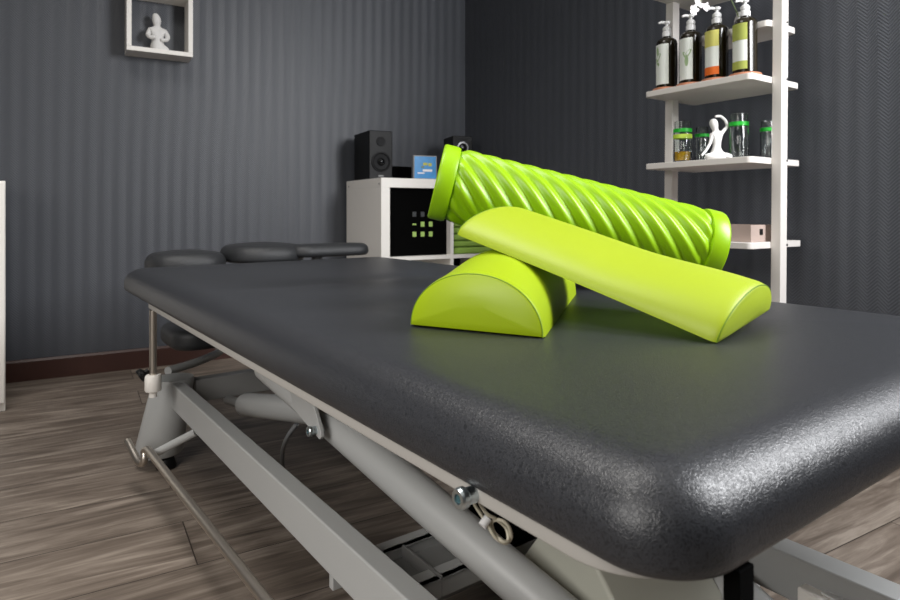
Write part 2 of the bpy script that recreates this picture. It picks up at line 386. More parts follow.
# cross bars
bm = BM(); box(bm, 0.42, 0.90, 1.645, 1.685, 0.146, 0.202); shiftbm(bm); obj('cross_bar', bm, M['greyd'], tb, bevel=0.003)
for a in (0.80, 0.70):
    bm = BM(); box(bm, 0.385, 0.87, a, a+0.012, 0.098, 0.124); box(bm, 0.385, 0.87, a, a+0.03, 0.118, 0.124); shiftbm(bm); obj('cross_bar', bm, M['grey'], tb, bevel=0.0015)
bm = BM(); box(bm, 0.475, 0.60, 0.712, 0.80, 0.085, 0.11); box(bm, 0.496, 0.50, 0.70, 0.80, 0.098, 0.128); shiftbm(bm); obj('bracket_plate', bm, M['greyd'], tb, bevel=0.001)
# lifting arms
bm = BM(); p1 = Q(0.430, 1.17, 0.330); p2 = Q(0.585, 0.40, 0.090)
tube(bm, [p1, p2], 0.0285, 40); obj('lift_arm', bm, M['grey'], tb, angle=50)
bm = BM(); tube(bm, [Q(0.86, 1.17, 0.330), Q(0.80, 0.40, 0.090)], 0.031, 40); obj('lift_arm', bm, M['grey'], tb, angle=50)
bm = BM(); prism(bm, [(0.934, 0.259), (1.134, 0.300), (1.20, 0.33), (1.30, 0.404), (1.04, 0.404), (0.99, 0.35), (0.930, 0.275), (0.928, 0.265)], 'x', 0.426, 0.433); shiftbm(bm); obj('arm_plate', bm, M['grey'], tb, bevel=0.002)
# actuator
bm = BM(); tube(bm, [Q(0.5, 1.51, 0.161), Q(0.5, 1.10, 0.250)], 0.0265, 32); ac = obj('actuator_cylinder', bm, M['grey'], tb, bevel=0.004, angle=50)
bm = BM(); tube(bm, [Q(0.5, 1.52, 0.158), Q(0.5, 1.655, 0.139)], 0.011, 20); obj('actuator_rod', bm, M['greyd'], ac)
# bolts
def bolt(s, a, z, r, L, k):
    MM = Matrix.Translation(Q(s, a, z)) @ Matrix.Rotation(R(-90), 4, 'Y') @ Matrix.Rotation(R(0), 4, 'X')
    bm = BM(); lathe(bm, [(0, -L), (r*0.8, -L), (r*0.8, -0.002), (r, 0), (r, 0.004), (r*0.85, 0.006), (r*0.5, 0.006), (r*0.45, 0.003), (0, 0.003)], 24, MM, cap=False)
    o = obj('bolt', bm, M['chrome'], tb, angle=25)
    bm = BM(); lathe(bm, [(r*0.0, 0.0), (r*0.42, 0.0), (r*0.42, 0.005), (0, 0.0052)], 6, MM, cap=False); obj('hex_socket', bm, M['socket'], o, smooth=False)
bolt(0.418, 0.947, 0.271, 0.0085, 0.02, 0)
bolt(0.280, 0.366, ZB-0.007, 0.0078, 0.012, 1)
# foot rail, steel
pth = [Q(0.262, 1.560, 0.112), Q(0.263, 1.52, 0.098), Q(0.262, 1.478, 0.082), Q(0.268, 1.462, 0.080), Q(0.275, 1.47, 0.086), Q(0.281, 1.50, 0.104), Q(0.283, 1.48, 0.106)]
def px(x, y, d): return Vector(((x-450)/635*d, d, CH-(y-212)/635*d))
inv = None
def tl(v):  # world -> table local
    v = Vector(v); return Vector((v.x*tn.x+v.y*tn.y-S0, v.x*tu.x+v.y*tu.y-A0, v.z))
U = [tl(px(127.5, 441, 1.43)), tl(px(133, 452, 1.405)), tl(px(138, 461, 1.385)), tl(px(142, 463.5, 1.375)), tl(px(144.5, 459, 1.37)), tl(px(144.5, 451, 1.375))]
top = tl(px(148, 449.5, 1.365))
line_end = tl(px(268, 603.5, 0.835)); dirn = (line_end-top)
bm = BM(); tube(bm, smoothpath(U+[top], 5)+[top+dirn*0.03, top+dirn*0.5, line_end, line_end+dirn*0.35], 0.0078, 18); obj('foot_rail', bm, M['steel'], tb)
bm = BM(); tube(bm, [tl(px(150, 456, 1.38)), tl(px(196, 432, 1.36))], 0.0085, 16); obj('foot_rail_arm', bm, M['grey'], tb)
# corner post with collar and knob
bm = BM(); tube(bm, [Q(0.303, 1.545, 0.40), Q(0.303, 1.545, 0.235)], 0.0078, 20); po = obj('adjusting_post', bm, M['steel'], tb)
bm = BM(); lathe(bm, [(0, 0.218), (0.016, 0.218), (0.0175, 0.221), (0.0175, 0.252), (0.016, 0.255), (0, 0.255)], 24, Matrix.Translation(Q(0.303, 1.545, 0)), cap=False); lathe(bm, [(0, 0.204), (0.009, 0.205), (0.007, 0.219)], 16, Matrix.Translation(Q(0.303, 1.545, 0))); co = obj('collar', bm, M['white'], po)
bm = BM()
for k in range(6):
    pass
lathe(bm, [(0, 0)]+[(0.014+0.0015*(i % 2), 0.001+0.0035*i) for i in range(4)]+[(0.006, 0.016), (0.005, 0.024)], 12, Matrix.Translation(tl(px(138.5, 377, 1.42))) @ Matrix.Rotation(R(60), 4, 'Y')); obj('knob', bm, M['black'], po)
bm = BM(); tube(bm, smoothpath([tl(px(168, 371, 1.62)), tl(px(200, 361, 1.75)), tl(px(222, 350, 1.90)), tl(px(215, 345, 1.93))], 5), 0.011, 14); obj('arm_pad_bracket', bm, M['grey'], tb)
# black end strap, motor housing and pale cover underneath
bm = BM(); box(bm, 0.338, 0.354, 0.190, 0.200, 0.20, ZB-0.0005); shiftbm(bm); obj('end_post', bm, M['blackmat'], tb, bevel=0.001)
bm = BM(); prism(bm, [(0.70, 0.075), (0.60, 0.215), (0.55, 0.23), (0.53, 0.20), (0.46, 0.12), (0.44, 0.06), (0.70, 0.06)], 'x', 0.60, 0.78); shiftbm(bm); obj('motor_cover', bm, M['pale'], tb, bevel=0.006)
bm = BM(); box(bm, 0.62, 0.78, 0.71, 0.87, 0.045, 0.135); shiftbm(bm); obj('motor_housing', bm, M['blackmat'], tb, bevel=0.008)
# cables
bm = BM(); tube(bm, smoothpath([tl(px(297, 424, 1.25)), tl(px(288, 436, 1.27)), tl(px(282.5, 452, 1.30)), tl(px(284, 475, 1.33)), tl(px(296, 497, 1.36))], 7), 0.0045, 10); obj('power_cable', bm, M['greycord'], tb)
b0 = [(469, 490), (475, 505), (486, 522), (495, 537), (505, 543), (511, 538), (509, 527), (501, 520), (492, 522), (494, 532), (502, 541), (508, 540), (506, 528), (496, 519), (486, 513), (478, 500), (473, 490)]
bm = BM(); tube(bm, smoothpath([tl(px(x, y, 0.475+0.003*sin(i*1.7))) for i, (x, y) in enumerate(b0)], 5), 0.0013, 8); cbl = obj('cord_loop', bm, M['beigecord'], tb)
bm = BM(); c = tl(px(485, 522, 0.474)); lathe(bm, [(0, -0.0035), (0.0035, -0.0035), (0.0035, 0.0035), (0, 0.0035)], 12, Matrix.Translation(c) @ Matrix.Rotation(R(50), 4, 'Y')); obj('cord_clip', bm, M['pump'], cbl)
# white switch box with a black cable ring near the right beam
swp = px(845, 606, 0.78)
sw = thing('switch_box', 'small white plastic switch box under the near end of the massage table', 'switch box', (swp.x, swp.y, 0.0), R(25))
bm = BM(); box(bm, -0.028, 0.028, -0.045, 0.045, 0.0, swp.z+0.008); obj('casing', bm, M['white'], sw, bevel=0.004)
bm = BM(); box(bm, -0.016, 0.016, -0.03, 0.02, swp.z+0.0082, swp.z+0.011); obj('rocker_plate', bm, M['pump'], sw, bevel=0.001)

# ------------------------------------------------------------------ lime bolsters
def halfroll(bm, L, W, H, ebulge=0.008, er=0.012, sq=2.3, n=36, nl=16, sag=0.0, hs=(1, 1)):
    """D section along +x, width +y (0..W), flat side on z=0"""
    def prof(ins, t=0):
        pts = []; w = W/2-ins*0.6; tt = min(1, t*2.2); h = H*(hs[0]+(hs[1]-hs[0])*(tt*tt*(3-2*tt)))-ins
        for k in range(n+1):
            a = pi*k/n; c, s_ = cos(a), sin(a)
            y = W/2-w*math.copysign(abs(c)**(2/sq), c); z = ins*0.25+h*abs(s_)**(2/sq)
            pts.append((y, z))
        return pts
    rings = []
    seq = []
    for k in range(6): a = pi/2*k/5; seq.append((er*(1-cos(a)), er*(1-sin(a))*0.5))
    stations = [(x, i) for x, i in seq]
    mid = [(er+(L-2*er)*k/nl, 0) for k in range(1, nl)]
    stations = stations+mid+[(L-x, i) for x, i in reversed(seq)]
    for x, ins in stations:
        t = x/L
        rings.append([bm.verts.new((x, y, z+sag*sin(pi*t))) for y, z in prof(ins, t)])
    m = n+1
    for a, b in zip(rings, rings[1:]):
        for k in range(m): bm.faces.new((a[k], a[(k+1) % m], b[(k+1) % m], b[k]))
    for ring, sgn in ((rings[0], -1), (rings[-1], 1)):
        prev = ring; cen = Vector((ring[0].co.x, W/2, H*0.40))
        for j, sc in enumerate((0.75, 0.45, 0.2)):
            nr = [bm.verts.new(cen+(v.co-cen)*sc+Vector((sgn*ebulge*(1-sc*sc), 0, 0))) for v in ring]
            for k in range(m): bm.faces.new((prev[k], prev[(k+1) % m], nr[(k+1) % m], nr[k]))
            prev = nr
        bm.faces.new(prev)
    return prof, m
def seam_arc(L, W, H, x, ins, sq, n=48):
    pts = []
    for k in range(n+1):
        a = pi*k/n; c, s_ = cos(a), sin(a); w = W/2-ins*0.6; h = H-ins
        pts.append((x, W/2-w*math.copysign(abs(c)**(2/sq), c), ins*0.25+h*abs(s_)**(2/sq)))
    return pts
# small D bolster
e = Vector((0.28, 0.960, 0)).normalized(); wd = Vector((0.882, -0.471, 0)).normalized()
F0 = Vector((-0.0495, 0.777, T+0.0035))
bm = BM(); halfroll(bm, 0.40, 0.173, 0.086, hs=(0.80, 1.0), sq=2.05)
o = obj('half_bolster', bm, M['lime'], angle=80)
# frame is left handed if y=wd; flip by mirroring mesh
import mathutils
def place(o, P, x, y, z):
    m = frameM(P, x, y, z)
    xo = Vector(x).normalized(); yo = (Vector(y)-xo*Vector(y).dot(xo)).normalized(); zo = Vector(z)
    if xo.cross(yo).dot(zo) < 0: yo = -yo
    zo = xo.cross(yo); mo = frameM(P, xo, yo, zo)
    if m.determinant() < 0: o.data.flip_normals()
    o.data.transform(mo.inverted() @ m)
    o.matrix_world = mo; return mo.inverted() @ m
X1 = place(o, F0, e, wd, Vector((0, 0, 1)))
tag(o, 'short lime green half-round bolster with its D-shaped end facing the viewer, flat on the table', 'bolster', 'lime green bolsters on the massage table')
def child_tube(name, pts, r, m, parent, X):
    bm = BM(); tube(bm, [X @ Vector(p) for p in pts], r, 8); return obj(name, bm, m, parent)
child_tube('seam', seam_arc(0.40, 0.173, 0.086*0.80, 0.0015, 0.0030, 2.05), 0.0008, M['seam'], o, X1)
child_tube('seam', seam_arc(0.40, 0.173, 0.086, 0.3985, 0.0030, 2.05), 0.0008, M['seam'], o, X1)
# long half bolster leaning over it
N1 = Vector((0.281, 0.668, T+0.003)); N0 = Vector((0.0085, 0.905, T+0.110))
xb = (N0-N1).normalized(); yb = Vector((0.70, 0.71, 0.07)); yb = (yb-xb*yb.dot(xb)).normalized(); zb = xb.cross(yb)
if zb.z < 0: zb = -zb
LBf = (N0-N1).length
bm = BM(); halfroll(bm, LBf, 0.185, 0.050, sag=0.002, hs=(1.0, 0.72), sq=1.9)
ob = obj('half_bolster', bm, M['lime2'], angle=80); X2 = place(ob, N1, xb, yb, zb)
tag(ob, 'long lime green half-round bolster leaning across the short bolster, its far tip raised', 'bolster', 'lime green bolsters on the massage table')
child_tube('seam', seam_arc(LBf, 0.185, 0.050, 0.0015, 0.0030, 1.9), 0.0008, M['seam'], ob, X2)
child_tube('seam', seam_arc(LBf, 0.185, 0.050*0.72, LBf-0.0015, 0.0030, 1.9), 0.0008, M['seam'], ob, X2)
# ribbed roll
ra = Vector((-0.0255, 1.160, 0.677)); rb_ = Vector((0.486, 1.175, 0.5525))
RL = (rb_-ra).length; RR = 0.0695
bm = BM(); seg = 240; nx = 150; rings = []
cl = 0.030
for i in range(nx+1):
    x = cl+(RL-2*cl)*i/nx; t = min(1, min(x-cl+0.004, RL-cl-x+0.004)/0.018)
    ring = []
    for k in range(seg):
        th = 2*pi*k/seg
        ph = (11*th - 2*pi*x/0.037)/(2*pi); ph -= math.floor(ph)
        sft = 0.5-0.5*cos(2*pi*ph); rg = sft**0.75
        r = RR-0.0085+0.0078*rg*t
        ring.append(bm.verts.new((x, r*cos(th), r*sin(th))))
    rings.append(ring)
for a, b in zip(rings, rings[1:]):
    for k in range(seg): bm.faces.new((a[k], a[(k+1) % seg], b[(k+1) % seg], b[k]))
rl = obj('ribbed_roll', bm, M['limeroll'], angle=80, recalc=True)
xr = (rb_-ra).normalized(); yr = Vector((0, 0, 1)).cross(xr).normalized(); zr = xr.cross(yr)
rl.matrix_world = frameM(ra, xr, yr, zr)
tag(rl, 'lime green ribbed foam roll with spiral ridges lying behind the two half bolsters', 'massage roll')
for x0, x1 in ((0, cl+0.002), (RL, RL-cl-0.002)):
    sg = 1 if x1 > x0 else -1
    bm = BM(); lathe(bm, [(0, x0+sg*0.004), (RR-0.020, x0+sg*0.003), (RR-0.004, x0), (RR-0.001, x0+sg*0.0015), (RR, x0+sg*0.005), (RR, x1-sg*0.006), (RR-0.002, x1-sg*0.001), (RR-0.010, x1)], 64, Matrix.Rotation(R(90), 4, 'Y'), cap=False)
    obj('end_collar', bm, M['limeroll'], rl, angle=50)

# ------------------------------------------------------------------ white cube cabinet in the corner
cdep = 0.39; cw = 0.655; ct = 0.762
cfl = Vector(((381.5-450)/635*2.615, 2.615, 0))        # front left corner on plan
cfl = cfl + nA*((sA-0.018-cdep)-cfl.dot(nA))
cb = thing('cube_cabinet', 'white cube cabinet with open compartments in the corner behind the table', 'cabinet', tuple(cfl), math.atan2(uA.y, uA.x))
p = 0.04; q = 0.016; cell = 0.292; cell2 = cw-2*p-q-cell
bm = BM()
zt = ct; zm = ct-p-0.290; zbm = zm-q-0.285; z0 = zbm-p
box(bm, 0, cw, 0, cdep, zt-p, zt)
box(bm, 0, p, 0, cdep, z0+p, zt-p); box(bm, cw-p, cw, 0, cdep, z0+p, zt-p); box(bm, 0, cw, 0, cdep, z0, z0+p)
obj('body', bm, M['white'], cb, bevel=0.0015)
bm = BM(); box(bm, p+cell, p+cell+q, 0.001, cdep-0.006, z0+p, zt-p); obj('divider', bm, M['white'], cb)
for x0, wc in ((p, cell), (p+cell+q, cell2)):
    bm = BM(); box(bm, x0, x0+wc, 0.001, cdep-0.006, zm-q, zm); obj('shelf', bm, M['white'], cb)
bm = BM(); box(bm, p, cw-p, cdep-0.006, cdep-0.002, z0+p, zt-p); obj('back_panel', bm, M['blackmat'], cb)
for x in (0.04, cw-0.04):
    for y in (0.04, cdep-0.04):
        bm = BM(); lathe(bm, [(0.014, 0.0), (0.02, z0)], 16, Matrix.Translation((x, y, 0))); obj('leg', bm, M['white'], cb)
for i, y in enumerate((0.02, cdep-0.03)):
    bm = BM(); lathe(bm, [(0, 0), (0.004, 0), (0.004, 0.0012), (0, 0.0012)], 12, Matrix.Translation((0, y, ct-0.025)) @ Matrix.Rotation(R(-90), 4, 'Y'), cap=False); obj('screw_cap', bm, M['greyd'], cb)
RZ = math.atan2(uA.y, uA.x)
def cabpt(x, y, z): return cfl+uA*x+nA*y+Vector((0, 0, z))
# black insert box with square cut-outs
bx = thing('storage_box', 'black storage box with green squares on its front in the cabinet\'s upper left cube', 'box', tuple(cabpt(p+cell/2, 0.030, zm)), RZ)
bm = BM(); box(bm, -cell/2+0.003, cell/2-0.003, 0, 0.32, 0.0005, 0.286); obj('box_body', bm, M['blackmat'], bx, bevel=0.003)
for r_ in range(3):
    for c_ in range(3):
        x = -0.017+0.040*c_; z = 0.092+0.043*r_
        bm = BM(); hgt = 0.011 if not (r_ == 1 and c_ == 0) else 0.004
        box(bm, x-0.0095, x+0.0095, -0.0012, 0.002, z-hgt, z+hgt)
        o = obj('square_cutout', bm, M['inlay'] if r_ < 2 else M['inlaygrey'], bx, bevel=0.002)
# folded towels in second compartment
for k in range(5):
    h = 0.03
    bm = BM(); box(bm, -cell2/2+0.008, cell2/2-0.012, 0, 0.26, 0.001, h-0.001)
    o = obj('folded_towel', bm, M['towel'], bevel=0.011); pt = cabpt(p+cell+q+cell2/2, 0.02+0.004*(k % 2), zm+k*h+0.0002)
    o.location = pt; o.rotation_euler = (0, 0, RZ)
    tag(o, ['green folded towel at the bottom of the pile in the cabinet\'s upper right cube', 'second green folded towel from the bottom of the pile in the cabinet cube',
            'middle green folded towel of the pile in the cabinet cube', 'green folded towel just below the top one in the cabinet cube', 'green folded towel on top of the pile in the cabinet cube'][k], 'towel', 'folded towels in the cabinet')

# speakers
def speaker(px_, rz, w_, h_, d_, label, loc, grille=False):
    t = thing('speaker', label, 'speaker', tuple(loc), rz, 'speakers on the cabinet')
    bm = BM(); box(bm, -w_/2, w_/2, 0, d_, 0, h_); obj('casing', bm, M['black'], t, bevel=0.004)
    Mx = lambda z: Matrix.Translation((0, -0.0005, z)) @ Matrix.Rotation(R(90), 4, 'X')
    if not grille:
        bm = BM(); lathe(bm, [(0.044, 0), (0.044, 0.004), (0.038, 0.005), (0.034, 0.001), (0.018, -0.004+0.004), (0.016, 0.004), (0.010, 0.008), (0, 0.0095)], 40, Mx(h_*0.36), cap=False); o = obj('woofer', bm, M['dull'], t)
        bm = BM(); lathe(bm, [(0.0135, 0.0046), (0.012, 0.0085), (0.006, 0.0112), (0, 0.012)], 24, Mx(h_*0.36), cap=False); obj('dust_cap', bm, M['blackgloss'], o)
        bm = BM(); lathe(bm, [(0.021, 0), (0.021, 0.003), (0.015, 0.003), (0.008, 0.001), (0, 0.004)], 32, Mx(h_*0.78), cap=False); obj('tweeter', bm, M['dull'], t)
        bm = BM(); box(bm, -0.012, 0.012, -0.0015, 0, 0.012, 0.018); obj('badge', bm, M['greyd'], t)
    else:
        bm = BM(); lathe(bm, [(0.028, 0), (0.028, 0.004), (0.021, 0.005), (0.021, 0.0)], 40, Mx(h_*0.74), cap=False); o = obj('ring', bm, M['cone'], t)
        bm = BM(); lathe(bm, [(0.021, 0), (0.012, 0.002), (0, 0.004)], 32, Mx(h_*0.74), cap=False); obj('speaker_cone', bm, M['blackgloss'], t)
    return t
speaker(0, RZ-R(3), 0.108, 0.212, 0.20, 'black bookshelf speaker with two round drivers standing on the left end of the white cabinet', cabpt(0.062, 0.14, ct+0.0005))
speaker(0, RZ-R(12), 0.098, 0.215, 0.14, 'dark grey speaker with a silver ring peeking up behind the ribbed roll', cabpt(0.48, 0.14, ct+0.0005), True)
# disc case
cs = thing('disc_case', 'small blue disc case standing on the cabinet between the two speakers', 'disc case', tuple(cabpt(0.238, 0.06, ct+0.0005)), RZ-R(8))
bm = BM(); box(bm, -0.055, 0.055, 0, 0.010, 0, 0.106); obj('case', bm, M['greyd'], cs, bevel=0.001)
bm = BM(); box(bm, -0.050, 0.050, -0.0012, 0, 0.005, 0.101); cv = obj('cover_sheet', bm, M['blue'], cs)
for x, z, m_, s1, s2 in ((0.0, 0.068, 'gold', 0.010, 0.006), (0.022, 0.066, 'gold', 0.008, 0.007), (-0.012, 0.055, 'stem', 0.007, 0.004), (0.01, 0.04, 'petal', 0.022, 0.005), (-0.02, 0.028, 'petal', 0.016, 0.003)):
    bm = BM(); box(bm, x-s1, x+s1, -0.0018, -0.0011, z-s2, z+s2); obj('cover_picture', bm, M[m_], cv, bevel=0.0005)
bm = BM(); box(bm, -0.055, 0.045, 0, 0.10, 0, 0.065); o = obj('router_box', bm, M['blackmat'], bevel=0.006); o.location = cabpt(0.20, 0.20, ct+0.0005); o.rotation_euler = (0, 0, RZ)
tag(o, 'low matte black box lying on the cabinet behind the blue disc case', 'box')

# ------------------------------------------------------------------ wall box shelf and its figurine
bs = thing('box_shelf', 'square white box shelf hanging on the dark wall, holding a figurine', 'shelf', tuple(nA*(sA-0.001)+uA*(Vector((-1.2825, 2.503, 0)).dot(uA))+Vector((0, 0, 1.236))), RZ)
W_ = 0.236; D_ = 0.110; H_ = 0.244; t_ = 0.017
for nm, b_ in (('bottom_board', (0, W_, -D_, 0, 0, t_)), ('top_board', (0, W_, -D_, 0, H_-t_, H_)), ('side_board', (0, t_, -D_, 0, t_+0.0003, H_-t_-0.0003)), ('side_board', (W_-t_, W_, -D_, 0, t_+0.0003, H_-t_-0.0003))):
    bm = BM(); box(bm, *b_); obj(nm, bm, M['white'], bs, bevel=0.001)
def wpt(x, y, z): return nA*(sA+y)+uA*(Vector((-1.2825, 2.503, 0)).dot(uA)+x)+Vector((0, 0, z))
fg = thing('figurine', 'white bust figurine of a woman with a hair bun inside the wall box shelf', 'figurine', tuple(wpt(0.112, -0.052, 1.236+t_+0.0005)), RZ)
V = [(0, 0, 0.010, 0.026), (0, 0, 0.036, 0.024), (0.001, 0, 0.062, 0.024), (0.002, 0, 0.084, 0.025), (0, 0, 0.099, 0.0095), (-0.001, -0.001, 0.112, 0.0165), (-0.002, -0.002, 0.128, 0.019), (-0.006, 0, 0.142, 0.013), (-0.012, 0, 0.151, 0.0085),
     (-0.026, 0, 0.084, 0.011), (-0.034, -0.006, 0.062, 0.010), (-0.027, -0.020, 0.050, 0.008), (-0.006, -0.027, 0.052, 0.008),
     (0.028, 0, 0.084, 0.011), (0.039, -0.004, 0.062, 0.010), (0.032, -0.018, 0.046, 0.008), (0.008, -0.027, 0.043, 0.008),
     (-0.020, -0.008, 0.010, 0.016), (0.026, -0.010, 0.010, 0.014), (0.044, -0.014, 0.006, 0.009)]
E = [(0, 1), (1, 2), (2, 3), (3, 4), (4, 5), (5, 6), (6, 7), (7, 8), (3, 9), (9, 10), (10, 11), (11, 12), (3, 13), (13, 14), (14, 15), (15, 16), (0, 17), (0, 18), (18, 19)]
skin_obj('figurine_body', V, E, M['whiteplaster'], fg)

# ------------------------------------------------------------------ white cabinet at the left frame edge
lc = px(5.5, 411, 0.62*635/199)
LT = R(38)
lcab = thing('white_cupboard', 'white cupboard cut off by the left edge of the picture', 'cupboard', (lc.x, lc.y, 0), LT)
zt = CH+(212-181)/635*lc.y
bm = BM(); box(bm, -0.45, 0, 0.0, 0.28, 0.0, zt); obj('body', bm, M['white'], lcab, bevel=0.002)
bm = BM(); box(bm, -0.44, -0.004, -0.018, -0.001, 0.03, zt-0.006); dr = obj('door', bm, M['white'], lcab, bevel=0.001)

# ------------------------------------------------------------------ shelf unit
LA_ = R(35)
e1 = Vector((-sin(LA_), cos(LA_), 0)); e2 = Vector((cos(LA_), sin(LA_), 0))
q0 = Vector((0.779, 1.6425, 0))
# local frame: x = e2 (short), y = e1 (long)
sh = thing('ladder_shelf', 'white ladder shelf unit with five boards standing against the dark right wall', 'shelf unit', tuple(q0), LA_)
def lp(l, m, z): return q0+e1*l+e2*m+Vector((0, 0, z))
SW, SL = 0.24, 0.336
def shelfboard(z, m0, m1, l0, l1, r=0.014, th=0.017):
    bm = BM(); pts = rrect(m0, m1, l0, l1, r, 6); prism(bm, pts, 'z', z-th, z); obj('shelf_board', bm, M['whitewood'], sh, bevel=0.0015)
SH1, SH2, SH3, SHS, SHT = 0.982, 0.765, 0.540, 1.134, 1.285
for z, dw in ((SH1, 0.010), (SH2, 0.016), (SH3, 0.024), (SHT, 0), (0.32, 0.026)): shelfboard(z, 0, SW+dw, 0, SL)
shelfboard(SHS, 0.085, 0.232, 0.0, 0.225)
for l0, l1 in ((-0.027, -0.0005), (0.309, 0.336)):
    bm = BM(); 
    lean = 0.0
    vs = box(bm, 0.105, 0.137, l0, l1, 0, 1.75)
    for v in vs: v.co.x -= (1.25-v.co.z)*0.014
    obj('upright', bm, M['whitewood'], sh, bevel=0.002)
for z in (SH1, SH2, SH3, SHS):
    bm = BM(); lathe(bm, [(0, 0), (0.0035, 0), (0.0035, 0.0008), (0, 0.0009)], 12, Matrix.Translation((0.127, -0.027, z-0.008)) @ Matrix.Rotation(R(90), 4, 'X'), cap=False); obj('screw', bm, M['black'], sh)

# bottles
def arcpatch(bm, r, z0, z1, a0, a1, n=14, th=0.0004):
    A = []
    for k in range(n+1):
        a = a0+(a1-a0)*k/n; A.append([bm.verts.new((rr*cos(a), rr*sin(a), z)) for rr, z in ((r, z0), (r, z1), (r+th, z1), (r+th, z0))])
    for a, b in zip(A, A[1:]):
        for k in range(4): bm.faces.new((a[k], a[(k+1) % 4], b[(k+1) % 4], b[k]))
    bm.faces.new(A[0]); bm.faces.new(A[-1][::-1])
def bottle(l, m, bands, label, leaf=None, h=0.152, r=0.0305):
    P = lp(l, m, SH1+0.0095)
    face = math.atan2(-P.y, -P.x)-R(22)
    t = thing('pump_bottle', label, 'bottle', tuple(P), 0, 'pump bottles on the shelf')
    bm = BM(); lathe(bm, [(0, 0), (r-0.003, 0), (r, 0.003), (r, h-0.016), (r-0.002, h-0.009), (r-0.008, h-0.003), (0.011, h), (0.011, h+0.012), (0, h+0.012)], 40, cap=False); g = obj('glass_body', bm, M['amber'], t)
    bm = BM(); lathe(bm, [(0.0125, h+0.004), (0.0135, h+0.005), (0.0135, h+0.018), (0.010, h+0.021), (0.012, h+0.023), (0.0125, h+0.030), (0.008, h+0.036), (0.004, h+0.037), (0.004, h+0.042), (0.009, h+0.044), (0.0105, h+0.050), (0.006, h+0.052), (0, h+0.052)], 28, cap=True); pu = obj('pump', bm, M['pump'], t)
    bm = BM(); dx, dy = cos(face+R(-35)), sin(face+R(-35)); tube(bm, [(0, 0, h+0.047), (dx*0.018, dy*0.018, h+0.0475), (dx*0.028, dy*0.028, h+0.044)], [0.0045, 0.004, 0.003], 12); obj('nozzle', bm, M['pump'], pu)
    a0, a1 = face-R(62), face+R(32)
    bm = BM(); arcpatch(bm, r+0.0003, 0.010, h-0.022, a0, a1); lb = obj('label', bm, M['label'], t, angle=30)
    for m_, z0, z1 in bands:
        bm = BM(); arcpatch(bm, r+0.0009, z0, z1, a0, a1); obj('label_band', bm, M[m_], lb, angle=30)
    if leaf:
        for k, (da, z, sz) in enumerate(leaf):
            bm = BM(); vs = []
            for j in range(12):
                a = 2*pi*j/12; uu, vv = sz*0.35*cos(a), sz*sin(a); tilt = da[1]; u2 = uu*cos(tilt)-vv*sin(tilt); v2 = uu*sin(tilt)+vv*cos(tilt)
                an = face+R(da[0])+u2/r; vs.append(bm.verts.new(((r+0.0011)*cos(an), (r+0.0011)*sin(an), z+v2)))
            bm.faces.new(vs); obj('leaf_print', bm, M['leaf'], lb)
    bm = BM(); lathe(bm, [(0, 0), (0.040, 0), (0.041, 0.002), (0.041, 0.008), (0.040, 0.009), (0, 0.009)], 36, cap=False)
    c = obj('wooden_coaster', bm, M['cork']); c.location = lp(l, m, SH1+0.0003)
    return c
lf = [((-8, 0.55), 0.080, 0.013), ((8, -0.55), 0.084, 0.015), ((0, 0), 0.064, 0.016)]
lfp = [((-34, 0.1), 0.11, 0.014), ((-30, -0.6), 0.09, 0.016), ((-35, 0.5), 0.078, 0.014)]
specs = [(0.296, 0.055, [], 'dark pump bottle with white label, farthest left on the shelf', lfp, 'far left bottle'),
         (0.214, 0.055, [], 'dark pump bottle with a green leaf in the middle of its white label', lf, 'leaf label bottle'),
         (0.132, 0.056, [('labelyellow', 0.088, 0.133), ('labelorange', 0.010, 0.032)], 'dark pump bottle with yellow, white and orange banded label', None, 'orange banded bottle'),
         (0.050, 0.058, [('labelgreen', 0.088, 0.133), ('labelgreen', 0.010, 0.032)], 'dark pump bottle with green banded label nearest the front upright', None, 'green banded bottle')]
for l, m_, bands, lab, leaf, nm in specs:
    c = bottle(l, m_, bands, lab, leaf); tag(c, 'round reddish wooden coaster under the '+nm, 'coaster', 'wooden coasters under the bottles')

# jars
def jar(l, m, h, r, label, lime=False, oil=False):
    t = thing('glass_jar', label, 'jar', tuple(lp(l, m, SH2+0.0003)), 0, 'glass jars with green bands')
    bm = BM(); lathe(bm, [(0, 0), (r-0.002, 0), (r, 0.003), (r, h*0.72), (r*0.86, h*0.78), (r*0.86, h-0.001), (r*0.84, h), (r*0.80, h-0.001), (r*0.80, h*0.79), (r-0.003, h*0.71), (r-0.003, 0.006), (r-0.006, 0.004), (0, 0.004)], 36, cap=False); obj('glass_body', bm, M['glass'], t)
    bm = BM(); lathe(bm, [(r*0.87, h*0.70+0.004), (r*1.02, h*0.70+0.004), (r*1.02, h*0.80+0.002), (r*0.87, h*0.80+0.002)], 36, cap=False); obj('green_ring', bm, M['greenband'], t)
    if lime:
        bm = BM(); lathe(bm, [(r*1.005, h*0.58), (r*1.03, h*0.58), (r*1.03, h*0.68), (r*1.005, h*0.68)], 36, cap=False); obj('lime_ring', bm, M['limeband'], t)
    if oil:
        bm = BM(); lathe(bm, [(0, 0.0045), (r-0.0065, 0.0045), (r-0.0032, 0.007), (r-0.0032, 0.032), (0, 0.032)], 36, cap=False); obj('oil_filling', bm, M['oil'], t)
jar(0.245, 0.060, 0.122, 0.026, 'glass jar with green and lime bands holding yellow oil, leftmost on its shelf', True, True)
jar(0.250, 0.165, 0.113, 0.021, 'small empty glass jar with green band half hidden behind the yoga figurine\'s left side')
jar(0.095, 0.105, 0.130, 0.0255, 'tall clear glass jar with green band directly right of the yoga figurine')
jar(0.065, 0.203, 0.115, 0.021, 'clear glass jar with green band partly hidden by the front upright')

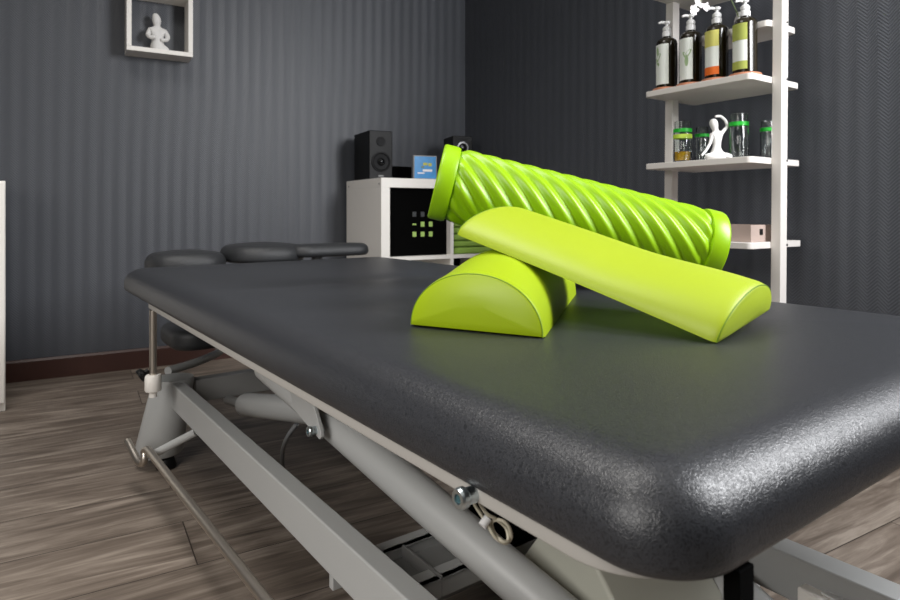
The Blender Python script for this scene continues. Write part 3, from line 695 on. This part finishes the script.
# yoga figurine
yg = thing('yoga_figurine', 'white seated yoga figurine with one arm arched over its head', 'figurine', tuple(lp(0.138, 0.045, SH2+0.0005)), R(12))
V = [(0.012, 0, 0.012, 0.0145), (0.012, 0, 0.034, 0.0105), (0.014, 0, 0.054, 0.0125), (0.014, 0, 0.072, 0.0135), (0.009, 0, 0.084, 0.006), (0.005, 0, 0.096, 0.0125), (0.002, 0, 0.108, 0.0125), (0.002, 0, 0.117, 0.006),
     (-0.001, 0, 0.072, 0.0055), (-0.010, -0.003, 0.046, 0.0045), (-0.026, -0.008, 0.026, 0.004), (-0.042, -0.010, 0.010, 0.0038),
     (0.028, 0, 0.076, 0.0058), (0.047, 0, 0.096, 0.0046), (0.040, -0.002, 0.112, 0.0043), (0.022, -0.004, 0.124, 0.004), (0.004, -0.004, 0.122, 0.0036),
     (-0.004, -0.010, 0.011, 0.0105), (-0.034, -0.018, 0.008, 0.0080), (-0.010, -0.034, 0.007, 0.0065), (0.016, -0.036, 0.006, 0.0050),
     (0.028, -0.010, 0.011, 0.0105), (0.048, -0.018, 0.008, 0.0080), (0.022, -0.028, 0.013, 0.0065), (-0.006, -0.034, 0.014, 0.0050)]
E = [(0, 1), (1, 2), (2, 3), (3, 4), (4, 5), (5, 6), (6, 7), (3, 8), (8, 9), (9, 10), (10, 11), (3, 12), (12, 13), (13, 14), (14, 15), (15, 16), (0, 17), (17, 18), (18, 19), (19, 20), (0, 21), (21, 22), (22, 23), (23, 24)]
skin_obj('figurine_body', V, E, M['whiteplaster'], yg)

# wooden tray on the lower shelf
tr = thing('wooden_tray', 'pale wooden tray with a handle slot on the lowest visible shelf board', 'tray', tuple(lp(0.165, 0.075, SH3+0.0005)), LA_)
bm = BM()
for b_ in ((-0.05, 0.05, -0.15, 0.15, 0, 0.008), (-0.05, -0.042, -0.15, 0.15, 0.008, 0.045), (0.042, 0.05, -0.15, 0.15, 0.008, 0.045), (-0.042, 0.042, -0.15, -0.142, 0.008, 0.045), (-0.042, 0.042, 0.142, 0.15, 0.008, 0.045)): box(bm, *b_)
obj('tray_body', bm, M['tanwood'], tr, smooth=False)
for y in (-0.055, -0.0):
    bm = BM(); box(bm, -0.0505, -0.0495, y-0.02, y+0.02, 0.020, 0.033) if y else box(bm, -0.0505, -0.0495, y-0.02+0.0, y+0.02, 0.020, 0.033)
    obj('handle_slot', bm, M['cork'] if y else M['cork'], tr)
bm = BM(); box(bm, -0.008, 0.008, -0.1505, -0.1495, 0.018, 0.034); obj('handle_slot', bm, M['black'], tr)

# orchid in a small vase on the narrow board
orc = thing('orchid', 'white artificial orchid spray in a slim white vase behind the bottles', 'flower', tuple(lp(0.125, 0.16, SHS+0.0005)), 0)
bm = BM(); lathe(bm, [(0, 0), (0.016, 0), (0.02, 0.02), (0.014, 0.045), (0.009, 0.055), (0.011, 0.062), (0.008, 0.061), (0, 0.03)], 28, cap=False); obj('vase', bm, M['whiteplaster'], orc)
o0 = lp(0.125, 0.16, SHS)
def rel(x, y, d): return px(x, y, d)-o0
stems = [[Vector((0, 0, 0.04)), rel(735, 8, 1.80), rel(722, -14, 1.78), rel(706, -6, 1.76), rel(697, 8, 1.75)], [Vector((0, 0, 0.04)), rel(733, 4, 1.81), rel(728, -5, 1.83)]]
for s_ in stems:
    bm = BM(); tube(bm, smoothpath(s_, 6), 0.0013, 8); obj('stem', bm, M['stem'], orc)
def flower(x, y, d, sz, seed):
    rd = random.Random(seed); c = rel(x, y, d); bm = BM()
    base = Matrix.Translation(c) @ Matrix.Rotation(R(80+rd.uniform(-25, 25)), 4, 'X') @ Matrix.Rotation(R(rd.uniform(-30, 30)), 4, 'Y')
    for k in range(5):
        a = 2*pi*k/5; MM = base @ Matrix.Rotation(a, 4, 'Z') @ Matrix.Translation((sz*0.55, 0, 0))
        vs = bmesh.ops.create_uvsphere(bm, u_segments=14, v_segments=8, radius=1)['verts']
        for v in vs:
            v.co = Vector((v.co.x*sz*0.5, v.co.y*sz*0.34*(1.1+0.3*v.co.x), v.co.z*sz*0.05+0.2*sz*v.co.x**2)) 
        bmesh.ops.transform(bm, matrix=MM, verts=vs)
    obj('blossom', bm, M['petal'], orc)
for i, (x, y, d, s_) in enumerate(((694, 10, 1.74, 0.014), (699, 4, 1.75, 0.016), (706, 7, 1.76, 0.012), (703, -4, 1.77, 0.014), (712, -9, 1.78, 0.013))): flower(x, y, d, s_, i)
